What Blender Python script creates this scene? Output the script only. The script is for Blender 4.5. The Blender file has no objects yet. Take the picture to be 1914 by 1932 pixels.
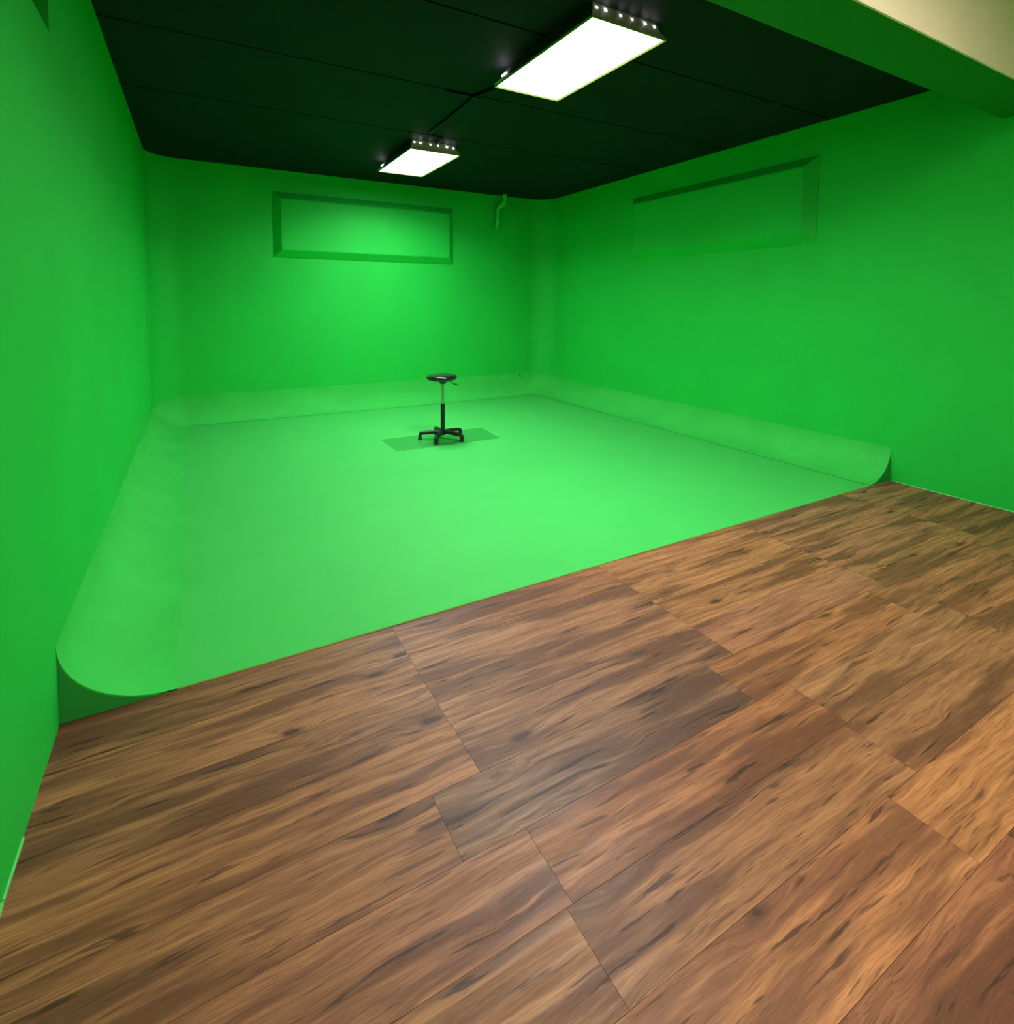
import bpy, bmesh, math, random
from mathutils import Vector, Matrix
random.seed(7)
COL = bpy.context.scene.collection
PI = math.pi

# ------------------------------------------------------------------ room sizes (metres, wood floor at z = 0)
XL, XR = -0.506, 5.527          # left / right wall
YB = 8.17                       # back wall
YF = 2.513                      # where the green floor meets the wood
ZC = 3.4335                     # black ceiling
CAM_H = 1.6065
YN = -2.6                       # wall behind the camera
ZG = 0.006                      # top of the green floor
RC = 0.36                       # radius of the rounded vertical corners

# ------------------------------------------------------------------ helpers
def tag(o, label=None, cat=None, group=None, kind=None):
    if label: o['label'] = label
    if cat: o['category'] = cat
    if group: o['group'] = group
    if kind: o['kind'] = kind
    return o

def obj(name, bm, mat, parent=None, smooth=False, loc=None, recalc=True):
    me = bpy.data.meshes.new(name)
    if recalc: bmesh.ops.recalc_face_normals(bm, faces=bm.faces)
    bm.to_mesh(me); bm.free()
    for m in (mat if isinstance(mat, (list, tuple)) else [mat]): me.materials.append(m)
    if smooth:
        for p in me.polygons: p.use_smooth = True
    o = bpy.data.objects.new(name, me); COL.objects.link(o)
    if parent: o.parent = parent
    if loc: o.location = loc
    return o

def sharp(o, ang=35):
    for e in o.data.edges: pass
    bm = bmesh.new(); bm.from_mesh(o.data)
    for e in bm.edges:
        if len(e.link_faces) == 2 and e.calc_face_angle(0) > math.radians(ang): e.smooth = False
    bm.to_mesh(o.data); bm.free()
    return o

def empty(name, loc, rz=0):
    o = bpy.data.objects.new(name, None); COL.objects.link(o)
    o.location = loc; o.rotation_euler = (0, 0, rz); o.empty_display_size = .1
    return o

def box(bm, a, b, bevel=0.0):
    x0, y0, z0 = a; x1, y1, z1 = b
    vs = [bm.verts.new(p) for p in ((x0,y0,z0),(x1,y0,z0),(x1,y1,z0),(x0,y1,z0),(x0,y0,z1),(x1,y0,z1),(x1,y1,z1),(x0,y1,z1))]
    fs = [bm.faces.new([vs[i] for i in q]) for q in ((0,3,2,1),(4,5,6,7),(0,1,5,4),(1,2,6,5),(2,3,7,6),(3,0,4,7))]
    if bevel:
        es = list({e for f in fs for e in f.edges})
        bmesh.ops.bevel(bm, geom=es, offset=bevel, segments=2, affect='EDGES', profile=.5)
    return fs

def frustum(bm, a, b):
    """a, b: (x0,y0,x1,y1,z) lower and upper rectangles"""
    va = [bm.verts.new(p) for p in ((a[0],a[1],a[4]),(a[2],a[1],a[4]),(a[2],a[3],a[4]),(a[0],a[3],a[4]))]
    vb = [bm.verts.new(p) for p in ((b[0],b[1],b[4]),(b[2],b[1],b[4]),(b[2],b[3],b[4]),(b[0],b[3],b[4]))]
    bm.faces.new(va[::-1]); bm.faces.new(vb)
    for i in range(4): bm.faces.new([va[i], va[(i+1)%4], vb[(i+1)%4], vb[i]])

def lathe(bm, prof, n=48, c=(0,0)):
    rings = []
    for r, z in prof:
        if r < 1e-6: rings.append([bm.verts.new((c[0], c[1], z))])
        else: rings.append([bm.verts.new((c[0]+r*math.cos(2*PI*k/n), c[1]+r*math.sin(2*PI*k/n), z)) for k in range(n)])
    for A, B in zip(rings, rings[1:]):
        if len(A) == 1 and len(B) == 1: continue
        for k in range(n):
            k2 = (k+1) % n
            if len(A) == 1: bm.faces.new([A[0], B[k2], B[k]])
            elif len(B) == 1: bm.faces.new([A[k], A[k2], B[0]])
            else: bm.faces.new([A[k], A[k2], B[k2], B[k]])
    for R in (rings[0], rings[-1]):
        if len(R) > 1: bm.faces.new(R)

def tube(bm, pts, rad, n=16, up=Vector((0,0,1)), squash=1.0, power=2.0):
    """sweep along pts; rad = number or list of (a, b) half sizes; power > 2 gives a rounded-square section"""
    pts = [Vector(p) for p in pts]; rings = []
    for i, p in enumerate(pts):
        t = (pts[min(i+1, len(pts)-1)] - pts[max(i-1, 0)]).normalized()
        s = t.cross(up)
        if s.length < 1e-4: s = t.cross(Vector((1,0,0)))
        s.normalize(); u = s.cross(t).normalized()
        r = rad[i] if isinstance(rad, list) else rad
        a, b = r if isinstance(r, tuple) else (r, r*squash)
        ring = []
        for k in range(n):
            th = 2*PI*k/n; c, d = math.cos(th), math.sin(th)
            c = math.copysign(abs(c)**(2/power), c); d = math.copysign(abs(d)**(2/power), d)
            ring.append(bm.verts.new(p + s*a*c + u*b*d))
        rings.append(ring)
    for A, B in zip(rings, rings[1:]):
        for k in range(n): bm.faces.new([A[k], A[(k+1)%n], B[(k+1)%n], B[k]])
    bm.faces.new(rings[0]); bm.faces.new(rings[-1])

def smooth_path(pts, k=6):
    """Catmull-Rom through pts"""
    P = [Vector(p) for p in pts]; P = [P[0]*2-P[1]] + P + [P[-1]*2-P[-2]]; out = []
    for i in range(1, len(P)-2):
        for j in range(k):
            t = j/k; a, b, c, d = P[i-1], P[i], P[i+1], P[i+2]
            out.append(.5*((2*b) + (c-a)*t + (2*a-5*b+4*c-d)*t*t + (3*b-a-3*c+d)*t**3))
    out.append(P[-2]); return out

# ------------------------------------------------------------------ materials
def new_mat(name):
    m = bpy.data.materials.new(name); m.use_nodes = True
    nt = m.node_tree; b = nt.nodes['Principled BSDF']
    return m, nt, b

def N(nt, typ, **kw):
    n = nt.nodes.new(typ)
    for k, v in kw.items(): setattr(n, k, v)
    return n

def paint(name, col, rough=.6, spec=.3, var=.06, bump=.12, scale=1.0, wear=None):
    m, nt, b = new_mat(name); L = nt.links
    tc = N(nt, 'ShaderNodeTexCoord')
    n1 = N(nt, 'ShaderNodeTexNoise'); n1.inputs['Scale'].default_value = 1.7*scale; n1.inputs['Detail'].default_value = 5
    n2 = N(nt, 'ShaderNodeTexNoise'); n2.inputs['Scale'].default_value = 160; n2.inputs['Detail'].default_value = 3
    L.new(tc.outputs['Object'], n1.inputs['Vector']); L.new(tc.outputs['Object'], n2.inputs['Vector'])
    mp = N(nt, 'ShaderNodeMapRange'); mp.inputs[1].default_value = .3; mp.inputs[2].default_value = .7
    mp.inputs[3].default_value = 1-var; mp.inputs[4].default_value = 1+var
    L.new(n1.outputs['Fac'], mp.inputs[0])
    mx = N(nt, 'ShaderNodeVectorMath', operation='SCALE'); mx.inputs[0].default_value = col
    L.new(mp.outputs[0], mx.inputs['Scale'])
    last = mx.outputs[0]
    if wear:
        # scuffs that belong to the paint: small irregular paler blotches
        n3 = N(nt, 'ShaderNodeTexNoise'); n3.inputs['Scale'].default_value = 9; n3.inputs['Detail'].default_value = 8; n3.inputs['Roughness'].default_value = .7
        L.new(tc.outputs['Object'], n3.inputs['Vector'])
        r3 = N(nt, 'ShaderNodeMapRange'); r3.inputs[1].default_value = .56; r3.inputs[2].default_value = .72; r3.inputs[4].default_value = .35
        L.new(n3.outputs['Fac'], r3.inputs[0])
        mm = N(nt, 'ShaderNodeMix', data_type='RGBA'); L.new(r3.outputs[0], mm.inputs[0]); L.new(last, mm.inputs[6]); mm.inputs[7].default_value = (*wear, 1)
        last = mm.outputs[2]
    L.new(last, b.inputs['Base Color'])
    b.inputs['Roughness'].default_value = rough; b.inputs['Specular IOR Level'].default_value = spec
    bp = N(nt, 'ShaderNodeBump'); bp.inputs['Strength'].default_value = bump; bp.inputs['Distance'].default_value = .002
    L.new(n2.outputs['Fac'], bp.inputs['Height']); L.new(bp.outputs[0], b.inputs['Normal'])
    return m

def plain(name, col, rough=.5, metal=0, spec=.5, coat=0):
    m, nt, b = new_mat(name); L = nt.links
    n = N(nt, 'ShaderNodeTexNoise'); n.inputs['Scale'].default_value = 35; n.inputs['Detail'].default_value = 3
    tc = N(nt, 'ShaderNodeTexCoord'); L.new(tc.outputs['Object'], n.inputs['Vector'])
    mp = N(nt, 'ShaderNodeMapRange'); mp.inputs[3].default_value = max(0, rough-.05); mp.inputs[4].default_value = rough+.05
    L.new(n.outputs['Fac'], mp.inputs[0]); L.new(mp.outputs[0], b.inputs['Roughness'])
    b.inputs['Base Color'].default_value = (*col, 1); b.inputs['Metallic'].default_value = metal
    b.inputs['Specular IOR Level'].default_value = spec; b.inputs['Coat Weight'].default_value = coat
    return m

def emit(name, col, s):
    m, nt, b = new_mat(name)
    b.inputs['Base Color'].default_value = (.8,.8,.8,1)
    b.inputs['Emission Color'].default_value = (*col, 1); b.inputs['Emission Strength'].default_value = s
    return m

WALL = (.014, .55, .062)
FLOORG = (.052, .53, .100)
M_wall = paint('green_wall_paint', WALL, .6, .2, .04, .15, 1.0)
M_cove = paint('green_cove_paint', (.040, .55, .085), .7, .2, .07, .12, 1.6)
M_gfloor = paint('green_floor_paint', FLOORG, .62, .22, .03, .06, 1.4)
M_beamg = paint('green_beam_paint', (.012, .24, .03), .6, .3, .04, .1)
M_side = paint('green_shaded_paint', (.02, .30, .06), .6, .3, .05, .1)  # darker wall green: shade of the recess and cove ends put into the colour
M_trimg = paint('green_trim_paint', (.14, .70, .20), .45, .4, .08, .1, 3)
M_edge = paint('raw_sheet_edge', (.42, .62, .16), .6, .2, .1, .1, 4)
M_ceil = paint('black_ceiling_paint', (.013, .014, .018), .7, .15, .12, .2, .8)
M_gap = plain('dark_gap', (.004, .004, .004), .9, spec=.1)
M_cream = paint('cream_paint', (.84, .78, .68), .6, .3, .03, .1)
M_pipe = paint('green_pipe_paint', (.045, .66, .13), .4, .45, .05, .05, 3)
M_metal = plain('fixture_steel', (.62, .56, .50), .4, 0)
M_bezel = plain('fixture_bezel', (.50, .50, .16), .35, .1)
M_sidem = plain('fixture_side_shade', (.05, .035, .05), .6)  # dim look of the housing sides put into their colour
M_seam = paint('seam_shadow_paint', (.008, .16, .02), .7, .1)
M_diff = emit('fixture_diffuser', (1, .98, .97), 3.0)
M_slot = emit('fixture_slot_light', (1, 1, .95), 8.0)
M_warm = emit('added_lamp_diffuser', (1, .80, .58), 7.0)  # glow for the two added lamps behind the camera
M_black = plain('black_plastic', (.008, .009, .010), .38)
M_vinyl = plain('black_vinyl', (.012, .013, .013), .24, spec=.6)
M_chrome = plain('chrome', (.50, .56, .60), .16, 1)
M_cable = plain('black_conduit', (.006, .006, .006), .6, spec=.2)

# clear plastic mat: real thin dielectric sheet
M_mat, nt, b = new_mat('clear_mat_plastic'); nt.nodes.remove(b)
out = nt.nodes['Material Output']
tr = N(nt, 'ShaderNodeBsdfTransparent'); tr.inputs[0].default_value = (.945, .96, .94, 1)
gl = N(nt, 'ShaderNodeBsdfGlossy'); gl.inputs['Roughness'].default_value = .12
fr = N(nt, 'ShaderNodeMapRange'); lw_ = N(nt, 'ShaderNodeLayerWeight'); lw_.inputs['Blend'].default_value = .5
fr.inputs[1].default_value = .55; fr.inputs[2].default_value = 1.0; fr.inputs[3].default_value = .03; fr.inputs[4].default_value = .35
nt.links.new(lw_.outputs['Facing'], fr.inputs[0])
nz = N(nt, 'ShaderNodeTexNoise'); nz.inputs['Scale'].default_value = 4
bp = N(nt, 'ShaderNodeBump'); bp.inputs['Strength'].default_value = .15; bp.inputs['Distance'].default_value = .01
nt.links.new(nz.outputs['Fac'], bp.inputs['Height']); nt.links.new(bp.outputs[0], gl.inputs['Normal'])
mx = N(nt, 'ShaderNodeMixShader')
nt.links.new(fr.outputs[0], mx.inputs[0]); nt.links.new(tr.outputs[0], mx.inputs[1]); nt.links.new(gl.outputs[0], mx.inputs[2])
nt.links.new(mx.outputs[0], out.inputs['Surface'])

# ---- wood laminate
def wood():
    m, nt, b = new_mat('wood_laminate'); L = nt.links
    uv = N(nt, 'ShaderNodeUVMap', uv_map='UVMap')
    sep = N(nt, 'ShaderNodeSeparateXYZ'); L.new(uv.outputs[0], sep.inputs[0])
    def math_(op, a, b_=None, c=None, clamp=False):
        n = N(nt, 'ShaderNodeMath', operation=op); n.use_clamp = clamp
        for i, v in enumerate((a, b_, c)):
            if v is None: continue
            if isinstance(v, (int, float)): n.inputs[i].default_value = v
            else: L.new(v, n.inputs[i])
        return n.outputs[0]
    def comb(x, y, z=0.0):
        n = N(nt, 'ShaderNodeCombineXYZ')
        for i, v in enumerate((x, y, z)):
            if isinstance(v, (int, float)): n.inputs[i].default_value = v
            else: L.new(v, n.inputs[i])
        return n.outputs[0]
    def noise(vec, detail=3, rough=.5, dist=0.0):
        n = N(nt, 'ShaderNodeTexNoise'); n.inputs['Scale'].default_value = 1
        n.inputs['Detail'].default_value = detail; n.inputs['Roughness'].default_value = rough; n.inputs['Distortion'].default_value = dist
        L.new(vec, n.inputs['Vector']); return n.outputs['Fac']
    def rng(v, a, b_, c=0.0, d=1.0, smooth=True):
        n = N(nt, 'ShaderNodeMapRange'); n.interpolation_type = 'SMOOTHSTEP' if smooth else 'LINEAR'
        for i, x in enumerate((a, b_, c, d)): n.inputs[i+1].default_value = x
        L.new(v, n.inputs[0]); return n.outputs[0]
    def mixc(f, a, b_, mode='MIX'):
        n = N(nt, 'ShaderNodeMix', data_type='RGBA', blend_type=mode)
        if isinstance(f, (int, float)): n.inputs[0].default_value = f
        else: L.new(f, n.inputs[0])
        for i, v in ((6, a), (7, b_)):
            if isinstance(v, tuple): n.inputs[i].default_value = (*v, 1)
            else: L.new(v, n.inputs[i])
        return n.outputs[2]
    u, v = sep.outputs[0], sep.outputs[1]
    # knots: sparse voronoi cells stretched along the board
    wob = noise(comb(math_('MULTIPLY', u, 9), math_('MULTIPLY', v, 20)), 2)
    vor = N(nt, 'ShaderNodeTexVoronoi'); vor.inputs['Scale'].default_value = 1; vor.inputs['Randomness'].default_value = 1
    kw = math_('MULTIPLY', math_('SUBTRACT', wob, .5), .22)
    L.new(comb(math_('ADD', math_('MULTIPLY', u, 2.6), kw), math_('ADD', math_('MULTIPLY', v, 6.6), kw)), vor.inputs['Vector'])
    gate = N(nt, 'ShaderNodeSeparateColor'); L.new(vor.outputs['Color'], gate.inputs[0]); gate_ = rng(gate.outputs[0], .42, .48)
    d = vor.outputs['Distance']
    swirl = math_('MULTIPLY', gate_, math_('MULTIPLY', math_('POWER', 2.718, math_('MULTIPLY', math_('MULTIPLY', d, d), -12)), .030))
    # warped across-grain coordinate
    w1 = math_('SUBTRACT', noise(comb(math_('MULTIPLY', u, 2.6), math_('MULTIPLY', v, 7)), 2), .5)
    w2 = math_('SUBTRACT', noise(comb(math_('MULTIPLY', u, 9), math_('MULTIPLY', v, 26)), 3), .5)
    v3 = math_('ADD', math_('ADD', v, math_('MULTIPLY', w1, .040)), math_('ADD', math_('MULTIPLY', w2, .008), swirl))
    # layers
    patch = noise(comb(math_('MULTIPLY', u, 1.1), math_('MULTIPLY', v3, 11), 3.3), 3, .55)
    streak = noise(comb(math_('MULTIPLY', u, 1.9), math_('MULTIPLY', v3, 38), 7.1), 5, .62)
    fine = noise(comb(math_('MULTIPLY', u, 8), math_('MULTIPLY', v3, 200), 1.7), 3, .6)
    crack = noise(comb(math_('MULTIPLY', u, 3.6), math_('MULTIPLY', v3, 46), 11.0), 3, .5, .3)
    pores = noise(comb(math_('MULTIPLY', u, 40), math_('MULTIPLY', v3, 150), 2.0), 2, .5)
    light, mid, dark, deep = (.45, .208, .108), (.275, .116, .060), (.120, .046, .030), (.038, .015, .013)
    c = mixc(rng(streak, .34, .66), mid, light)
    c = mixc(rng(patch, .57, .40, 0, .85), c, dark)
    c = mixc(rng(fine, .60, .36, 0, .42), c, dark)
    ck = math_('MULTIPLY', rng(crack, .41, .33), rng(patch, .68, .45, .25, 1))
    c = mixc(math_('MULTIPLY', ck, .85), c, deep)
    hair = noise(comb(math_('MULTIPLY', u, 5.5), math_('MULTIPLY', v3, 120), 21.0), 4, .65, .2)
    c = mixc(rng(hair, .42, .30, 0, .75), c, deep)
    hair2 = noise(comb(math_('MULTIPLY', u, 16), math_('MULTIPLY', v3, 330), 31.0), 2, .6)
    c = mixc(rng(hair2, .52, .80, 0, .24), c, (.55, .27, .135))
    c = mixc(rng(pores, .30, .22, 0, .5), c, deep)
    kn = math_('MULTIPLY', gate_, rng(d, .17, .06, 0, .95))
    c = mixc(kn, c, deep)
    ring = math_('MULTIPLY', math_('MULTIPLY', rng(d, .24, .12), gate_), rng(math_('SINE', math_('MULTIPLY', d, 150)), .1, .9))
    c = mixc(math_('MULTIPLY', ring, .45), c, dark)
    at = N(nt, 'ShaderNodeAttribute', attribute_name='tint')
    c = mixc(1.0, c, at.outputs['Color'], 'MULTIPLY')
    L.new(c, b.inputs['Base Color'])
    ro = rng(streak, .3, .7, .54, .42); L.new(ro, b.inputs['Roughness'])
    b.inputs['Specular IOR Level'].default_value = .38
    bp = N(nt, 'ShaderNodeBump'); bp.inputs['Strength'].default_value = .35; bp.inputs['Distance'].default_value = .0012
    hgt = math_('ADD', math_('MULTIPLY', fine, .6), math_('MULTIPLY', ck, -1.2))
    L.new(hgt, bp.inputs['Height']); L.new(bp.outputs[0], b.inputs['Normal'])
    return m
M_wood = wood()

# ------------------------------------------------------------------ wood floor: one laminate surface made of boards
ROWS = [YF, 2.27, 2.03, 1.795, 1.553, 1.311, 1.07, .829, .586]
while ROWS[-1] > YN: ROWS.append(ROWS[-1]-.2415)
OFFS = [.795, .795, .797, .802, .622, .833, .812, .618, .80]
LEN = 1.312
TINT = {(0,0):(.80,.80,.78),(1,0):(1.0,.98,.95),(2,0):(.86,.84,.84),(3,0):(.98,.92,.86),
        (0,1):(.86,.80,.78),(1,1):(.96,.98,1.0),(2,1):(.92,.93,.95),(3,1):(.88,.93,1.0),
        (4,1):(.70,.78,.92),(4,0):(.95,.90,.88),(5,1):(1.0,.90,.82),(6,1):(.98,.96,.94),(7,1):(1.42,1.34,1.22),(7,2):(1.22,1.15,1.0),  # grey centre board: the reflection on it is part of its tint
        (6,2):(.95,.95,.95),(5,2):(1.0,1.05,1.0),(4,2):(1.05,.98,.86),(0,2):(1.05,1.0,.88),(1,2):(1.05,1.04,.88),(2,2):(1.0,.98,.85),
        (8,1):(.92,.80,.86),(8,2):(.86,.75,.80),(3,4):(.72,.74,.72)}
bm = bmesh.new(); uvl = bm.loops.layers.uv.new('UVMap'); cl = bm.loops.layers.float_color.new('tint')
box(bm, (XL-.1, YN-.1, -.06), (XR+.1, YF+.4, -.0035))
for f in bm.faces: f.material_index = 1
g = .0005
for r in range(len(ROWS)-1):
    y1, y0 = ROWS[r], ROWS[r+1]
    off = OFFS[r] if r < len(OFFS) else [.80, .62, .82, .60][r % 4] + (.31 if r % 3 == 0 else 0)
    k = -2
    while True:
        xa, xb = off + (k-1)*LEN, off + k*LEN
        kk = k; k += 1
        if xb < XL: continue
        if xa > XR: break
        xa, xb = max(xa, XL-.02), min(xb, XR+.02)
        fs = box(bm, (xa+g, y0+g*1.3, -.0035), (xb-g, y1-g*1.3 + (.02 if r == 0 else 0), 0))
        rnd = random.random
        t = TINT.get((r, kk)) or tuple(.93 + .14*(rnd()-.5) + .05*(rnd()-.5) for _ in range(3))
        uo, vo = rnd()*60, rnd()*60
        fl = -1 if rnd() < .5 else 1
        for f in fs:
            f.material_index = 0
            for l in f.loops:
                l[uvl].uv = (l.vert.co.x*fl + uo, l.vert.co.y + vo); l[cl] = (*t, 1)
o = obj('floor', bm, [M_wood, M_gap])
tag(o, 'brown wood laminate plank floor in front of the green stage', 'floor', kind='structure')

# ------------------------------------------------------------------ green floor sheet (slightly proud of the wood)
RL, RB, RR = .384, .215, .335          # how far each cove comes out over the floor
bm = bmesh.new()
box(bm, (XL, YF, -.05), (XR, YB, ZG-.002))
box(bm, (XL+RL-.10, YF, ZG-.002), (XR-RR+.06, YB-RB+.02, ZG), 0)
for f in bm.faces:
    if f.normal.y < -.9 or (f.calc_center_median().y < YF+.001): f.material_index = 1
o = obj('green_floor', bm, [M_gfloor, M_edge])
tag(o, 'bright green painted stage floor between the curved coves', 'floor', kind='structure')

# ------------------------------------------------------------------ walls
def arc_pts(cx, cy, r, a0, a1, n):
    return [(cx + r*math.cos(a0+(a1-a0)*i/n), cy + r*math.sin(a0+(a1-a0)*i/n)) for i in range(n+1)]

def wall_strip(bm, path, z0, z1, thick):
    """path: plan points with the room on the right-hand side; extruded outward (left of travel)"""
    inn, outp = [], []
    P = [Vector(p) for p in path]
    for i, p in enumerate(P):
        t = (P[min(i+1, len(P)-1)] - P[max(i-1, 0)]).normalized(); n = Vector((-t.y, t.x))
        inn.append(p); outp.append(p + n*thick)
    rows = [[bm.verts.new((q.x, q.y, z)) for q in pts] for pts, z in ((inn, z0), (inn, z1), (outp, z1), (outp, z0))]
    for a in range(4):
        A, B = rows[a], rows[(a+1) % 4]
        for i in range(len(P)-1): bm.faces.new([A[i], A[i+1], B[i+1], B[i]])
    for i in (0, -1): bm.faces.new([rows[a][i] for a in range(4)])

Z0 = -.05
# left wall with a recess high up near the camera
RY0, RY1, RZ0, RZ1 = 1.35, 2.985, 2.735, 3.30
bm = bmesh.new()
T = .30
def lw(y0, y1, z0, z1): box(bm, (XL-T, y0, z0), (XL, y1, z1))
lw(YN, RY0, Z0, 3.8); lw(RY1, YB-RC, Z0, 3.8); lw(RY0, RY1, Z0, RZ0); lw(RY0, RY1, RZ1, 3.8)
o = obj('wall_left', bm, M_wall); tag(o, 'green wall along the left side', 'wall', kind='structure')
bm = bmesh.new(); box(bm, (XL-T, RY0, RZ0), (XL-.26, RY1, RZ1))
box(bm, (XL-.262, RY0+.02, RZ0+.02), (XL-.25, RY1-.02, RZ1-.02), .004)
o = obj('window_3', bm, M_side); tag(o, 'green window recess with painted-in shade at the top of the left wall', 'window', kind='structure')
# back wall with both rounded corners
bm = bmesh.new()
path = [(XL, YB-RC)] + arc_pts(XL+RC, YB-RC, RC, PI, PI/2, 14)[1:] + arc_pts(XR-RC, YB-RC, RC, PI/2, 0, 14)
wall_strip(bm, path, Z0, 3.8, .2)
o = obj('wall_back', bm, M_wall, smooth=True); sharp(o)
tag(o, 'green back wall with rounded corners', 'wall', kind='structure')
bm = bmesh.new(); box(bm, (XR, YN, Z0), (XR+.2, YB-RC, 3.8))
o = obj('wall_right', bm, M_wall); tag(o, 'green wall along the right side', 'wall', kind='structure')
bm = bmesh.new(); box(bm, (XL-.2, YN-.2, Z0), (XR+.2, YN, 3.8))
o = obj('wall_front', bm, M_cream); tag(o, 'cream wall behind the camera', 'wall', kind='structure')

# raised bevelled panels that close the two windows
def raised(name, axis, a0, a1, z0, z1, w, d, label):
    bm = bmesh.new(); P = []
    for ins, dd in ((0, 0), (0, .006), (w, d)):
        ring = []
        for (a, z) in ((a0+ins, z0+ins), (a1-ins, z0+ins), (a1-ins, z1-ins), (a0+ins, z1-ins)):
            ring.append(bm.verts.new((a, YB-dd, z) if axis == 'y' else (XR-dd, a, z)))
        P.append(ring)
    for A, B in zip(P, P[1:]):
        for i in range(4): bm.faces.new([A[i], A[(i+1)%4], B[(i+1)%4], B[i]])
    bm.faces.new(P[-1]); bm.faces.new(P[0])
    es = [e for e in bm.edges if all(v in P[-1] for v in e.verts)]
    bmesh.ops.bevel(bm, geom=es, offset=.006, segments=2, affect='EDGES')
    o = obj(name, bm, M_wall); tag(o, label, 'window', kind='structure'); return o
raised('window_1', 'y', .957, 3.685, 2.236, 3.135, .102, .095, 'raised bevelled green panel closing the window in the back wall')
raised('window_2', 'x', 3.30, 5.965, 2.237, 3.11, .102, .095, 'raised bevelled green panel closing the window in the right wall')

# ------------------------------------------------------------------ coves
def cove_profile(r, h, n=14, t=.006):
    """(distance from wall, z): quarter ellipse from the floor seam up to the wall"""
    return [(r*(1-math.sin(PI/2*i/n)), ZG + (h-ZG)*(1-math.cos(PI/2*i/n))) for i in range(n+1)]
def sweep_cove(name, stations, label, cap_start=False, cap_end=False, zz=None):
    """stations: (base point on wall, inward unit normal, r, h)"""
    bm = bmesh.new(); rows = []
    t = .006; n = 14
    for (p, nn, r, h) in stations:
        prof = cove_profile(r, h, n); top = []; bot = []
        for i, (d, z) in enumerate(prof):
            a = PI/2*i/n
            top.append(bm.verts.new((p[0]+nn[0]*d, p[1]+nn[1]*d, z)))
            nd, nz = -math.cos(a)*0 + math.sin(a), math.cos(a)       # outward (into wall / down)
            d2 = max(d - t*nd, 0.0); z2 = max(z - t*nz, .0)
            bot.append(bm.verts.new((p[0]+nn[0]*d2, p[1]+nn[1]*d2, z2)))
        rows.append(top + bot[::-1])
    m = len(rows[0])
    for A, B in zip(rows, rows[1:]):
        for i in range(m): bm.faces.new([A[i], A[(i+1)%m], B[(i+1)%m], B[i]])
    for R in (rows[0], rows[-1]): bm.faces.new(R)
    bmesh.ops.remove_doubles(bm, verts=bm.verts, dist=1e-5)
    o = obj(name, bm, M_cove, smooth=True); sharp(o, 40)
    tag(o, label, 'cove', kind='structure'); return o
HL, HB, HR = .308, .375, .308
st = [((XL, YF), (1, 0), RL, HL), ((XL, YB-RC), (1, 0), RL*.93, HL)]
sweep_cove('trim_1', st, 'long curved green cove along the foot of the left wall')
st = []
for i in range(13):
    a = PI - (PI/2)*i/12; f = i/12
    st.append(((XL+RC+RC*math.cos(a), YB-RC+RC*math.sin(a)), (-math.cos(a), -math.sin(a)), RL*.93+(RB-RL*.93)*f, HL+(HB-HL)*f))
for i in range(13):
    a = PI/2 - (PI/2)*i/12; f = i/12
    st.append(((XR-RC+RC*math.cos(a), YB-RC+RC*math.sin(a)), (-math.cos(a), -math.sin(a)), RB+(RR-RB)*f, HB+(HR-HB)*f))
sweep_cove('trim_2', st, 'curved green cove along the foot of the back wall and corners')
st = [((XR, YB-RC), (-1, 0), RR, HR), ((XR, YF), (-1, 0), RR, HR)]
sweep_cove('trim_3', st, 'long curved green cove along the foot of the right wall')
# thin dark seams where coves meet the floor sheet: a shallow shadow gap strip
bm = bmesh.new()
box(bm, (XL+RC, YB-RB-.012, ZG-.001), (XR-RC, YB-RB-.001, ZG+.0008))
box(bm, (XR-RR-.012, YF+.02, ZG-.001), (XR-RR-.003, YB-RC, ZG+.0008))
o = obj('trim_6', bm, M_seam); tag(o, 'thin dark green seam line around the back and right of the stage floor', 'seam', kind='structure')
# end fillers closing the hollow under each cove
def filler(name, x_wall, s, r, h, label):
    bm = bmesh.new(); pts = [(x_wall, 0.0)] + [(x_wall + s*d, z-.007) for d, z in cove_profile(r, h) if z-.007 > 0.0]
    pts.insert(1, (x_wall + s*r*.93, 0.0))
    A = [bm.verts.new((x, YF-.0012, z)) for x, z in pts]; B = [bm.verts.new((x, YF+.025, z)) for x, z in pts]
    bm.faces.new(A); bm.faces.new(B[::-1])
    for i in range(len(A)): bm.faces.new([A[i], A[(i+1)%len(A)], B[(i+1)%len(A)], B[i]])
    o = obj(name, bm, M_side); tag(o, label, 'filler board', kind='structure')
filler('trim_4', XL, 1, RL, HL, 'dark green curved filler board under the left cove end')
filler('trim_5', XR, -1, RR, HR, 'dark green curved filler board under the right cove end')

# baseboards on the wood side
bm = bmesh.new(); box(bm, (XL, 1.806, 0), (XL+.006, 2.0, .012), .0015); box(bm, (XL, YN, 0), (XL+.007, 1.798, .014), .0015)
o = obj('baseboard_left', bm, M_trimg); tag(o, 'thin pale green strip at the foot of the left wall', 'baseboard', kind='structure')
bm = bmesh.new()
ys = [YF-.002 - i*.035 for i in range(int((YF-YN)/.035))]
path = [(XR-.003-.002*random.random(), y, .002) for y in ys]
tube(bm, path, [(.003+.002*random.random(),)*2 for _ in ys], 8)
o = obj('baseboard_right', bm, M_trimg, smooth=True); tag(o, 'chipped pale bead of paint at the foot of the right wall', 'baseboard', kind='structure')

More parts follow.
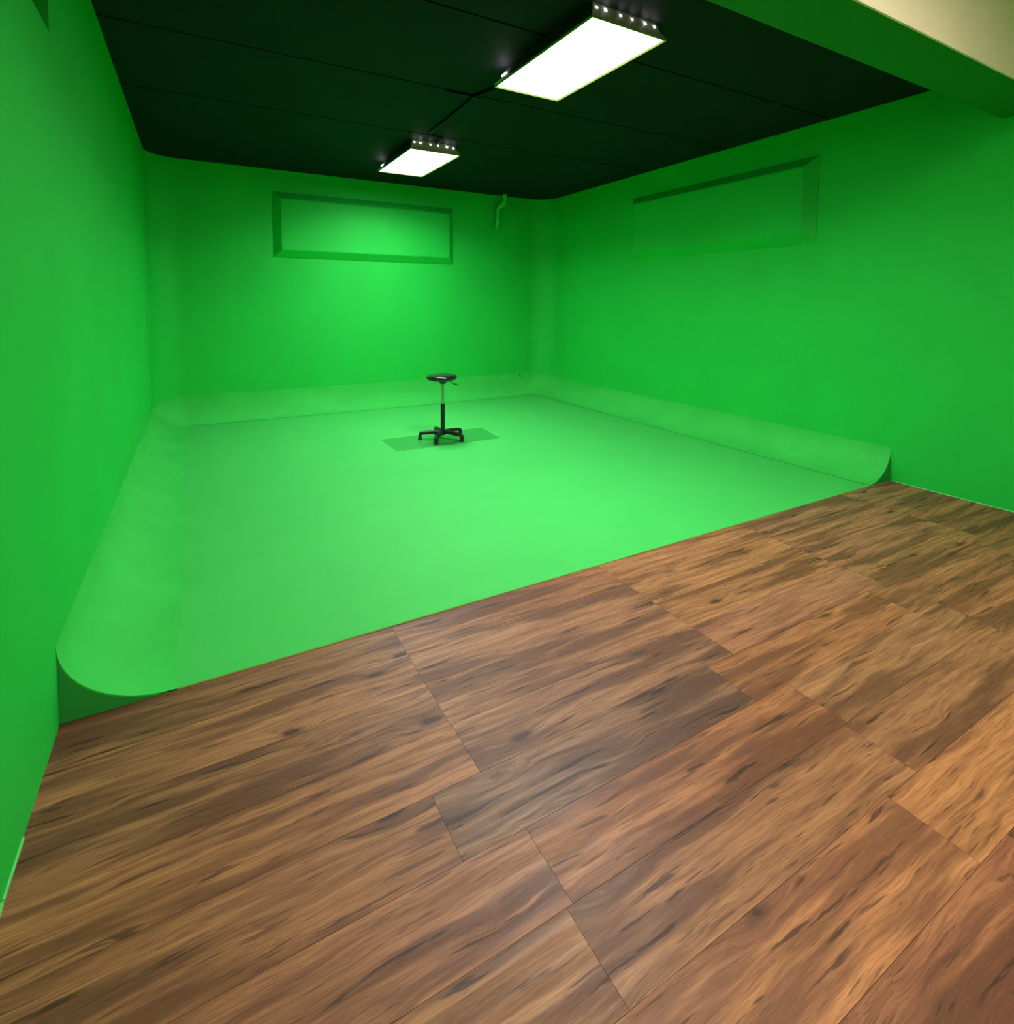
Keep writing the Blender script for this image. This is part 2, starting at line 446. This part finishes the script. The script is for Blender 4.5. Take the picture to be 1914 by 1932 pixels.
# ------------------------------------------------------------------ ceilings and beam
BY0, BY1, BZ = 1.54, 1.885, 3.058
bm = bmesh.new()
box(bm, (XL-.2, BY1-.02, ZC+.012), (XR+.2, YB+.2, ZC+.1))
for f in bm.faces: f.material_index = 1
seams = [BY1-.02, 3.205, 4.395, 5.655, YB+.2]
for a, b_ in zip(seams, seams[1:]):
    gq = .009
    fs = box(bm, (XL-.19, a+gq, ZC), (XR+.19, b_-gq, ZC+.011))
    for f in fs: f.material_index = 0
o = obj('ceiling', bm, [M_ceil, M_gap]); tag(o, 'black panelled ceiling above the green stage', 'ceiling', kind='structure')
bm = bmesh.new(); box(bm, (XL, YN, 3.75), (XR, BY0-.012, 3.8))
o = obj('front_ceiling', bm, M_cream); tag(o, 'cream ceiling of the front room', 'ceiling', kind='structure')
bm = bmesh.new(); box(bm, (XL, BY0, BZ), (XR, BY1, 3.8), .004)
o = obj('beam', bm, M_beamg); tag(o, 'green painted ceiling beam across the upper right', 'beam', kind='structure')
bm = bmesh.new(); box(bm, (XL, BY0-.012, BZ+.001), (XR, BY0, 3.8))
o = obj('beam_trim', bm, M_cream); tag(o, 'cream wall face above the green beam', 'wall', kind='structure')

# ------------------------------------------------------------------ ceiling lights
def ceiling_light(loc, label, diff, group):
    t = empty('ceiling_light', loc); tag(t, label, 'ceiling light', group)     # origin: centre, bottom face
    W, D, Hh = .305, .61, .1225
    # bezel ring
    bm = bmesh.new(); w = .021
    rings = []
    for ins, z in ((0, .014), (0, .001), (.003, 0), (.006, 0), (w, .011), (w+.004, .014)):
        rings.append([bm.verts.new((sx*(W-ins), sy*(D-ins), z)) for sx, sy in ((-1,-1),(1,-1),(1,1),(-1,1))])
    for A, B in zip(rings, rings[1:] + rings[:1]):
        for i in range(4): bm.faces.new([A[i], A[(i+1)%4], B[(i+1)%4], B[i]])
    obj('frame', bm, M_bezel, t)
    bm = bmesh.new(); box(bm, (-W+w-.004, -D+w-.004, .0085), (W-w+.004, D-w+.004, .0125)); obj('diffuser', bm, diff, t)
    # tapered housing: sill band then plates leaning in
    bm = bmesh.new()
    frustum(bm, (-W+.004, -D+.004, W-.004, D-.004, .012), (-W+.012, -D+.022, W-.012, D-.022, .048))
    frustum(bm, (-W+.02, -D+.026, W-.02, D-.026, .048), (-.262, -D+.055, .258, D-.055, Hh))
    bm.normal_update()
    for f in bm.faces: f.material_index = 1 if abs(f.normal.x) > .5 else 0  # sides get the painted-in dark tone, end plates the lighter one
    hs = obj('housing', bm, [M_metal, M_sidem], t)
    # light slots in the end plates
    def slot(x, y0, z0, s, rx=.0075, rz=.011):
        bm = bmesh.new(); n = 14; y = y0
        A = [bm.verts.new((x+rx*math.cos(2*PI*k/n), y, z0+rz*math.sin(2*PI*k/n))) for k in range(n)]
        B = [bm.verts.new((v.co.x, y+.004, v.co.z)) for v in A]
        bm.faces.new(A); bm.faces.new(B[::-1])
        for k in range(n): bm.faces.new([A[k], A[(k+1)%n], B[(k+1)%n], B[k]])
        obj('vent_slot', bm, M_slot, t)
    for sgn in (-1,):
        for i, x in enumerate((-.24, -.17, -.05, .045, .155, .235)):
            z = .088; yy = -D+.026 + (.029)*(z-.048)/(Hh-.048)
            slot(x, yy-.002, z, 1, .008 if i in (1, 4) else .006, .012 if i in (1, 4) else .008)
    # corner clip at the far left
    bm = bmesh.new(); box(bm, (-W-.006, D-.16, .016), (-W+.008, D-.012, .030), .003); obj('latch', bm, M_metal, t)
    bm = bmesh.new(); box(bm, (-W+.009, D-.17, .048), (-W+.020, D-.10, .062), .004); obj('vent_slot', bm, M_slot, t)
    return t
G = 'fluorescent ceiling troffers over the stage'
ceiling_light((2.418, 3.275, ZC-.1225), 'large white ceiling light nearer the beam, lit', M_diff, G)
ceiling_light((2.4265, 6.45, ZC-.1225), 'smaller-looking white ceiling light near the back wall, lit', M_diff, G)
ceiling_light((2.6, -.1, 3.75-.1225), 'invented warm ceiling light behind the camera, unseen, lit', M_warm, 'invented front lights')  # invented lamp out of view, added to light the front area
ceiling_light((.9, -1.3, 3.75-.1225), 'invented warm ceiling light furthest from the beam, unseen', M_warm, 'invented front lights')  # second invented lamp, also out of view

# the lamps' own downward light (prismatic lens keeps it off the ceiling line)
for i, (x, y) in enumerate(((2.418, 3.275), (2.4265, 6.45))):
    ld = bpy.data.lights.new('lamp_light', 'AREA'); ld.shape = 'RECTANGLE'; ld.size = .56; ld.size_y = 1.16
    ld.energy = 14; ld.color = (1, .98, .97); ld.spread = math.radians(152)
    lo = bpy.data.objects.new('lamp_light', ld); COL.objects.link(lo); lo.location = (x, y, ZC-.1225-.003)

# conduit between the lights
t = empty('conduit', (2.27, 3.87, ZC-.004)); tag(t, 'thin black cable conduit on the ceiling linking the two lights', 'conduit')
def cyl_path(name, pts, r, mat, par, rel):
    bm = bmesh.new(); tube(bm, [Vector(p)-Vector(rel) for p in pts], r, 12)
    return obj(name, bm, mat, par, smooth=True)
zc = ZC-.016
cyl_path('pipe', smooth_path([(2.33,3.84,zc),(2.30,4.02,zc),(2.255,4.17,zc),(2.20,4.37,zc),(2.20,4.45,zc),(2.232,5.52,zc)], 5), .014, M_cable, t, t.location)
cyl_path('pipe', smooth_path([(2.236,5.56,zc),(2.30,5.60,zc),(2.42,5.66,zc),(2.45,5.88,zc)], 5), .011, M_cable, t, t.location)
bm = bmesh.new(); box(bm, (1.93-2.27, 4.40-3.87, -.014), (2.17-2.27, 4.425-3.87, 0), .003)
box(bm, (2.165-2.27, 4.375-3.87, -.024), (2.245-2.27, 4.445-3.87, 0), .004)
obj('junction_box', bm, M_cable, t)

# ------------------------------------------------------------------ green drain pipe on the back wall
t = empty('drain_pipe', (4.50, YB-.07, 2.86)); tag(t, 'short green painted pipe with elbows high on the back wall near the corner', 'pipe')
rel = t.location
def pp(name, pts, rad): 
    bm = bmesh.new(); tube(bm, [Vector(p)-rel for p in pts], rad, 20, up=Vector((0,1,0))); o = obj(name, bm, M_pipe, t, smooth=True); return sharp(o, 50)
yw = YB-.055
pp('pipe', smooth_path([(4.585,YB-.13,3.37),(4.58,YB-.125,3.31),(4.545,YB-.09,3.262),(4.505,YB-.06,3.22),(4.495,yw,3.15),(4.495,yw,3.04)], 6), .034)
pp('collar', [(4.587,YB-.13,3.435),(4.586,YB-.13,3.425),(4.585,YB-.13,3.36),(4.585,YB-.13,3.352)], [(.040,.040),(.044,.044),(.044,.044),(.038,.038)])
pp('elbow', smooth_path([(4.582,YB-.126,3.315),(4.56,YB-.105,3.278),(4.525,YB-.075,3.245),(4.508,YB-.062,3.225)], 5), .041)
pts = smooth_path([(4.495,yw,3.06),(4.494,yw,2.99),(4.484,yw+.004,2.92),(4.462,yw+.010,2.86)], 9)
pp('flexible_hose', pts, [(.039+.003*math.sin(i*1.9),)*2 for i in range(len(pts))])

# small fitting low on the back wall near the right corner
t = empty('wall_fitting', (4.94, YB, .385)); tag(t, 'tiny green painted hose fitting low on the back wall near the corner', 'fitting')
bm = bmesh.new(); lathe(bm, [(0,0),(.026,0),(.026,.006),(.012,.010),(.012,.04),(.016,.042),(.016,.055),(.009,.056),(.009,.045),(0,.045)], 20)
bmesh.ops.rotate(bm, verts=bm.verts, cent=(0,0,0), matrix=Matrix.Rotation(PI/2, 3, 'X'))
o = obj('spout', bm, M_pipe, t, smooth=True); sharp(o)

# ------------------------------------------------------------------ floor mat
bm = bmesh.new()
P = [(1.838,5.548),(3.112,5.536),(3.158,6.125),(1.834,6.122)]
A = [bm.verts.new((x-2.49, y-5.83, 0)) for x, y in P]; B = [bm.verts.new((x-2.49, y-5.83, .0025)) for x, y in P]
bm.faces.new(A[::-1]); bm.faces.new(B)
for i in range(4): bm.faces.new([A[i], A[(i+1)%4], B[(i+1)%4], B[i]])
o = obj('floor_mat', bm, M_mat, loc=(2.49, 5.83, ZG+.0004))
tag(o, 'clear rectangular plastic mat lying under the black stool', 'mat')

# ------------------------------------------------------------------ stool
SZ = ZG + .003
t = empty('drafting_stool', (2.497, 5.83, SZ))
tag(t, 'black round drafting stool with chrome post and five-foot base on the green floor', 'stool')
bm = bmesh.new()
prof = [(0,.700),(.10,.700),(.150,.703),(.168,.710),(.177,.722),(.179,.735),(.175,.748),(.160,.758),(.12,.766),(.06,.769),(0,.770)]
lathe(bm, prof, 64); o = obj('seat', bm, M_vinyl, t, smooth=True)
o.rotation_euler = (math.radians(.6), math.radians(-1.2), 0)
bm = bmesh.new(); lathe(bm, [(0,.692),(.118,.692),(.125,.697),(.125,.7015),(0,.7015)], 48); o = obj('seat_plate', bm, M_black, t, smooth=True); sharp(o)
bm = bmesh.new(); lathe(bm, [(0,.655),(.034,.655),(.040,.662),(.046,.684),(.050,.693),(0,.693)], 32); o = obj('seat_hub', bm, M_black, t, smooth=True); sharp(o)
bm = bmesh.new(); lathe(bm, [(0,.40),(.0165,.40),(.0165,.657),(0,.657)], 32); o = obj('post', bm, M_chrome, t, smooth=True); sharp(o); tag(o, 'chrome gas post')
bm = bmesh.new(); lathe(bm, [(0,.045),(.026,.045),(.026,.415),(.0235,.421),(.016,.421),(.016,.41),(0,.41)], 32); o = obj('column_sleeve', bm, M_black, t, smooth=True); sharp(o)
bm = bmesh.new(); lathe(bm, [(0,.050),(.030,.050),(.042,.058),(.045,.085),(.040,.103),(.030,.110),(0,.110)], 32); o = obj('base_hub', bm, M_black, t, smooth=True); sharp(o)
# lever towards the right of the picture
R_ = Vector((.875, -.485, 0))
pts = [R_*.035 + Vector((0,0,.683)), R_*.07 + Vector((0,0,.685)), R_*.10 + Vector((0,0,.672)), R_*.135 + Vector((0,0,.652)), R_*.16 + Vector((0,0,.645))]
bm = bmesh.new(); tube(bm, smooth_path(pts, 5), .0045, 12); lv = obj('lever', bm, M_black, t, smooth=True)
bm = bmesh.new(); tube(bm, [R_*.138 + Vector((0,0,.6515)), R_*.15 + Vector((0,0,.6465)), R_*.17 + Vector((0,0,.6425)), R_*.178 + Vector((0,0,.641))], [(.006,.006),(.009,.008),(.010,.008),(.006,.005)], 14)
obj('lever_grip', bm, M_black, lv, smooth=True)
for k in range(5):
    a = math.radians(158.6 + 72*k); d = Vector((math.cos(a), math.sin(a), 0))
    pts = [d*.02+Vector((0,0,.083)), d*.10+Vector((0,0,.083)), d*.19+Vector((0,0,.077)), d*.238+Vector((0,0,.074)), d*.259+Vector((0,0,.066)), d*.267+Vector((0,0,.047)), d*.267+Vector((0,0,.018))]
    sp = smooth_path(pts, 4); rr = []
    for i in range(len(sp)):
        f = i/(len(sp)-1); rr.append((.021-.003*f, .025-.004*f))
    bm = bmesh.new(); tube(bm, sp, rr, 16, up=Vector((-d.y, d.x, 0)), power=3)
    lg = obj('leg', bm, M_black, t, smooth=True); sharp(lg, 50)
    bm = bmesh.new(); lathe(bm, [(0,0),(.023,0),(.025,.004),(.023,.012),(.017,.020),(.015,.026),(0,.026)], 24, (d.x*.267, d.y*.267))
    o = obj('glide', bm, M_black, lg, smooth=True); sharp(o)

# ------------------------------------------------------------------ world, camera, colour
w = bpy.data.worlds.new('World'); bpy.context.scene.world = w; w.use_nodes = True
w.node_tree.nodes['Background'].inputs[0].default_value = (.5, .5, .5, 1)
w.node_tree.nodes['Background'].inputs[1].default_value = 0.0

f_px, cx, cy, yaw, pitch, roll = 1021.51, 940.285, 647.479, .5073, .0732, .0048
W_, H_ = 1914, 1932
cam = bpy.data.cameras.new('camera'); co = bpy.data.objects.new('camera', cam); COL.objects.link(co)
cyw, syw, cp, sp_ = math.cos(yaw), math.sin(yaw), math.cos(pitch), math.sin(pitch)
fwd = Vector((syw*cp, cyw*cp, -sp_)); right = Vector((cyw, -syw, 0)); up = right.cross(fwd)
r_ = right*math.cos(roll) + up*math.sin(roll); u_ = -right*math.sin(roll) + up*math.cos(roll)
mw = Matrix((r_, u_, -fwd)).transposed().to_4x4(); mw.translation = Vector((0, 0, CAM_H))
co.matrix_world = mw
cam.sensor_fit = 'VERTICAL'; cam.sensor_height = 36; cam.lens = f_px/H_*36
cam.shift_x = (W_/2 - cx)/H_; cam.shift_y = -(H_/2 - cy)/H_
cam.clip_start = .01
bpy.context.scene.camera = co
sc = bpy.context.scene
sc.view_settings.view_transform = 'Standard'; sc.view_settings.look = 'None'
sc.view_settings.exposure = 2.2; sc.view_settings.gamma = 1.0
sc.view_settings.use_curve_mapping = False
sc.cycles.use_denoising = True
sc.cycles.max_bounces = 7; sc.cycles.diffuse_bounces = 4; sc.cycles.glossy_bounces = 3
sc.cycles.caustics_reflective = False; sc.cycles.caustics_refractive = False
sc.cycles.use_adaptive_sampling = True; sc.cycles.adaptive_threshold = .05
sc.cycles.sample_clamp_indirect = 8
